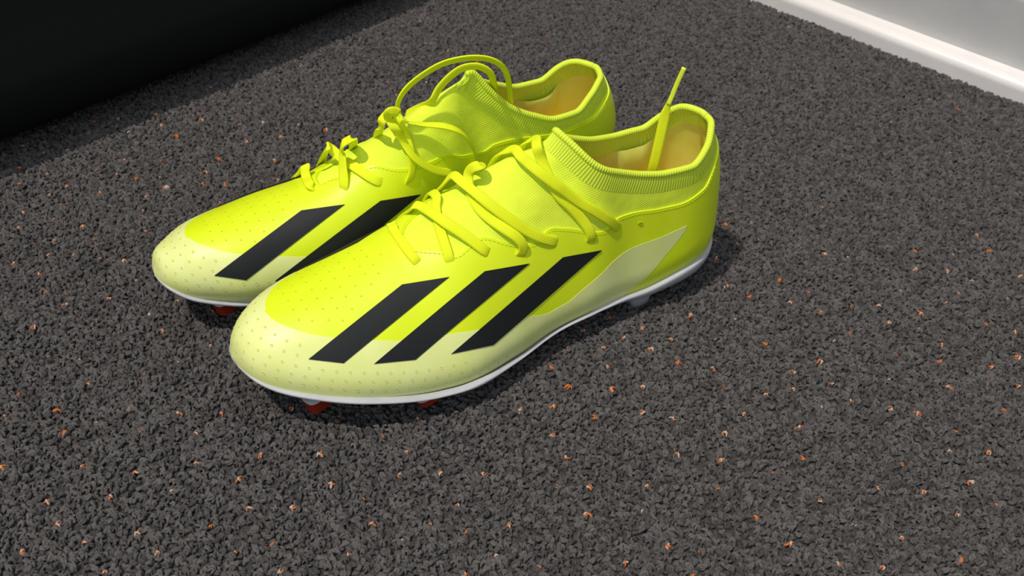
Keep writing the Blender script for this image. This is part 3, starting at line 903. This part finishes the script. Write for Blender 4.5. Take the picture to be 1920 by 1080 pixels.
        fm_ += [neon]*24
    tag(B.mesh('dimples', V, F, [M_dimple, M_dimple2], fmats=fm_), kind='stuff')
    # lining and insole --------------------------------------------------
    inn = body.clip(lambda P, A: .150-A[:, 0])
    inn = inn.clip(lambda P, A: rim_near(P)[0]-.0088)
    pad = .0046*np.exp(-((inn.A[:, 0]-.040)/.013)**4-((inn.P[:, 2]-.060)/.018)**4)
    d, _ = rim_near(inn.P)
    V = inn.P-inn.N*(.0026+pad*np.clip(d/.01, 0, 1))[:, None]
    B.mesh('lining', V, [q[::-1] for q in inn.faces], M_lining)
    V, F = [], []
    xi = np.linspace(.006, .200, 40)
    for x in xi:
        yl, ym = fm.Y_LAT(x), fm.Y_MED(x)
        for j in range(9):
            t = j/8
            y = yl+(ym-yl)*(.04+.92*t)
            V.append((x+.004*(1-min(x/.13, 1)), y, fm.Z_FEATHER(x)+.003+.004*(2*t-1)**4))
    F = [(i*9+j, i*9+j+1, i*9+10+j, i*9+9+j) for i in range(39) for j in range(8)]
    B.mesh('insole', V, F, M_insole)
    # outsole -------------------------------------------------------------
    ks = np.linspace(0, 1, 130)
    xs = L*(.7*(0.5-0.5*np.cos(np.pi*ks))+.3*ks)
    sh = fm.X_BACK(fm.Z_FEATHER(xs))*np.clip(1-xs/.13, 0, 1)**1.3
    ol = np.vstack([np.stack([xs+sh, fm.Y_LAT(xs), xs], 1), np.stack([xs+sh, fm.Y_MED(xs), xs], 1)[-2:0:-1]])
    tg = np.roll(ol[:, :2], -1, 0)-np.roll(ol[:, :2], 1, 0)
    tg /= np.maximum(np.linalg.norm(tg, axis=1, keepdims=True), 1e-9)
    nr = np.stack([-tg[:, 1], tg[:, 0]], 1)
    cen = np.stack([ol[:, 0]*.9+.014, 0*ol[:, 0]], 1)
    nr *= np.sign(np.sum(nr*(ol[:, :2]-cen), 1, keepdims=True))
    for _ in range(2):
        nr = (np.roll(nr, 1, 0)+2*nr+np.roll(nr, -1, 0))/4
    nr /= np.linalg.norm(nr, axis=1, keepdims=True)
    zf = fm.Z_FEATHER(ol[:, 2])
    TH = pchip([0, .03, .05, .07, .085, .10, .135, .165, .19, .23, .26, .283], [.0110, .0098, .0080, .0056, .0036, .0018, .0012, .0020, .0028, .0031, .0032, .0030])(ol[:, 2])
    # small wave in the upper edge of the plate, as on the forefoot
    wave = pchip([0, .02, .05, .08, .12, .15, .168, .178, .195, .22, .26, .283], [.0010, .0004, .0, .0, .0, .0, .0006, .0010, .0, .0, .0003, .0004])(ol[:, 2])
    fl = np.clip(TH/.003, .45, 1)[:, None]
    rows = [(-.0030, wave, 0), (.0005, wave, 0), (.0011, wave-.0004, 0), (.0010, 0, -.30), (.0002, 0, -.60), (-.0010, 0, -.90), (-.0022, 0, -1.0), (-.008, -.0006, -1.0)]
    V = []
    for off, dz, th in rows:
        V.append(np.column_stack([ol[:, :2]+nr*off*fl, zf+dz+th*TH]))
    n = len(ol)
    F = []
    for r in range(len(rows)-1):
        F += [(r*n+i, r*n+(i+1) % n, (r+1)*n+(i+1) % n, (r+1)*n+i) for i in range(n)]
    b = (len(rows)-1)*n
    m_ = len(xs)
    for i in range(1, m_-1):
        i2 = i+1
        la, lb = b+i, b+i2
        ma, mb = b+(n-i) % n, b+(n-i2) % n
        F.append((la, lb, mb, ma) if lb != mb else (la, lb, ma))
    B.mesh('outsole', np.vstack(V), F, M_white)
    # studs ------------------------------------------------------------------
    for (x, y, a, sx, red, zb) in ((.2530, .0142, 20, 1.1, 1, .0038), (.2530, -.0185, -26, 1.15, 1, .0038), (.2050, .0360, 10, 1.0, 1, .0034), (.2070, -.0330, -12, .95, 1, .0030),
                                   (.1570, .0300, 5, .85, 1, .0020), (.1620, -.0280, -5, .85, 1, .0020), (.2290, -.0030, 0, .85, 1, .0024),
                                   (.0640, .0225, 4, 1.0, 0, .0018), (.0640, -.0200, -4, .95, 0, .0018), (.0260, .0150, 14, .95, 0, .0018), (.0260, -.0150, -14, .95, 0, .0018)):
        zt = float(fm.Z_FEATHER(x))-(.0028 if red else .0065)
        ca, sa = math.cos(math.radians(a)), math.sin(math.radians(a))
        split = zb+(.0085 if x > .25 else .0055)

        def ring(f, z):
            hx, hy = sx*(.0060+.0036*f), sx*(.0034+.0026*f)
            o = []
            for k in range(20):
                t = 2*math.pi*k/20
                c_, s_ = math.cos(t), math.sin(t)
                px, py = hx*math.copysign(abs(c_)**.62, c_), hy*math.copysign(abs(s_)**.62, s_)
                px += .0022*(1-f)*-1
                o.append((x+ca*px-sa*py, y+sa*px+ca*py, z))
            return o

        def loft(levels):
            V, F = [], []
            for f, z in levels:
                V += ring(f, z)
            for r in range(len(levels)-1):
                F += [(r*20+k, r*20+(k+1) % 20, (r+1)*20+(k+1) % 20, (r+1)*20+k) for k in range(20)]
            F += [tuple(range(20)), tuple((len(levels)-1)*20+k for k in range(20))[::-1]]
            return V, F
        lo = split if red else zb
        fz = lambda z: max(0., min(1., (z-zb)/(zt-zb)))
        V, F = loft([(1.25, zt+.0012), (.95, zt-.0005), (fz((zt+lo)/2)*.85, (zt+lo)/2), (fz(lo)*.75, lo)] + ([] if red else [(-.2, zb-.0004)]))
        st = B.mesh('stud', V, F, M_white)
        if red:
            V, F = loft([(fz(lo)*.75+.03, lo), (.02, zb+.0006), (-.25, zb)])
            B.mesh('stud_tip', V, F, M_red, parent=st)
    # ventilation hole -----------------------------------------------------
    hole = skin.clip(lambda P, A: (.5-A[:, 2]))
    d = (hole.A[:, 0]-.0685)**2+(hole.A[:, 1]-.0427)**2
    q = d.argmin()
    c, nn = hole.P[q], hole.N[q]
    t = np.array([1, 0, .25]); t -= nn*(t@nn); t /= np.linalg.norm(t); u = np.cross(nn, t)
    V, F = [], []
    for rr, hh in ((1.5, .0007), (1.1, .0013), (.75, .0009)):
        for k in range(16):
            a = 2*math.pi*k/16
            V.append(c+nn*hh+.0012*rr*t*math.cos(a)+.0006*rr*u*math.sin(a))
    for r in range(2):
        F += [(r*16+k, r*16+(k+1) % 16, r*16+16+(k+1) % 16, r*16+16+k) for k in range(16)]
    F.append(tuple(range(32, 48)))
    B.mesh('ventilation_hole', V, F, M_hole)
    # laces --------------------------------------------------------------------
    for key, pts in laces.items():
        if key.endswith('_n'):
            continue
        w, th, tw, *tp = twists.get(key, (.0053, .0015, 0))
        tip = key.endswith('tip')
        V, F, at = ribbon(pts, laces[key+'_n'], w, th, tw, *tp)
        B.mesh('lace_tip' if tip else 'lace', V, F, M_aglet if tip else M_lace, attrs=at)
    return root


build_boot(FRONT_FORM, (0.1108, 0.4968, 213.769), 1, FRONT_LACES,
           'nearer neon yellow football boot with one lace end standing up out of its collar',
           {'F5': (.0054, .0016, .2, .5), 'F5tip': (.0025, .0017, 0), 'F1': (.0048, .0015, 0), 'F2b': (.0050, .0015, 0)})
build_boot(REAR_FORM, (0.0501, 0.5632, 212.364), -1, REAR_LACES,
           'farther neon yellow football boot with loose lace loops rising above its collar',
           {'R4': (.0046, .0014, 1.0), 'R5': (.0046, .0014, .8), 'R6': (.0046, .0014, .9), 'R1b': (.003, .0012, 0), 'R3b': (.0046, .0014, .5), 'R3a': (.0048, .0014, .2)})
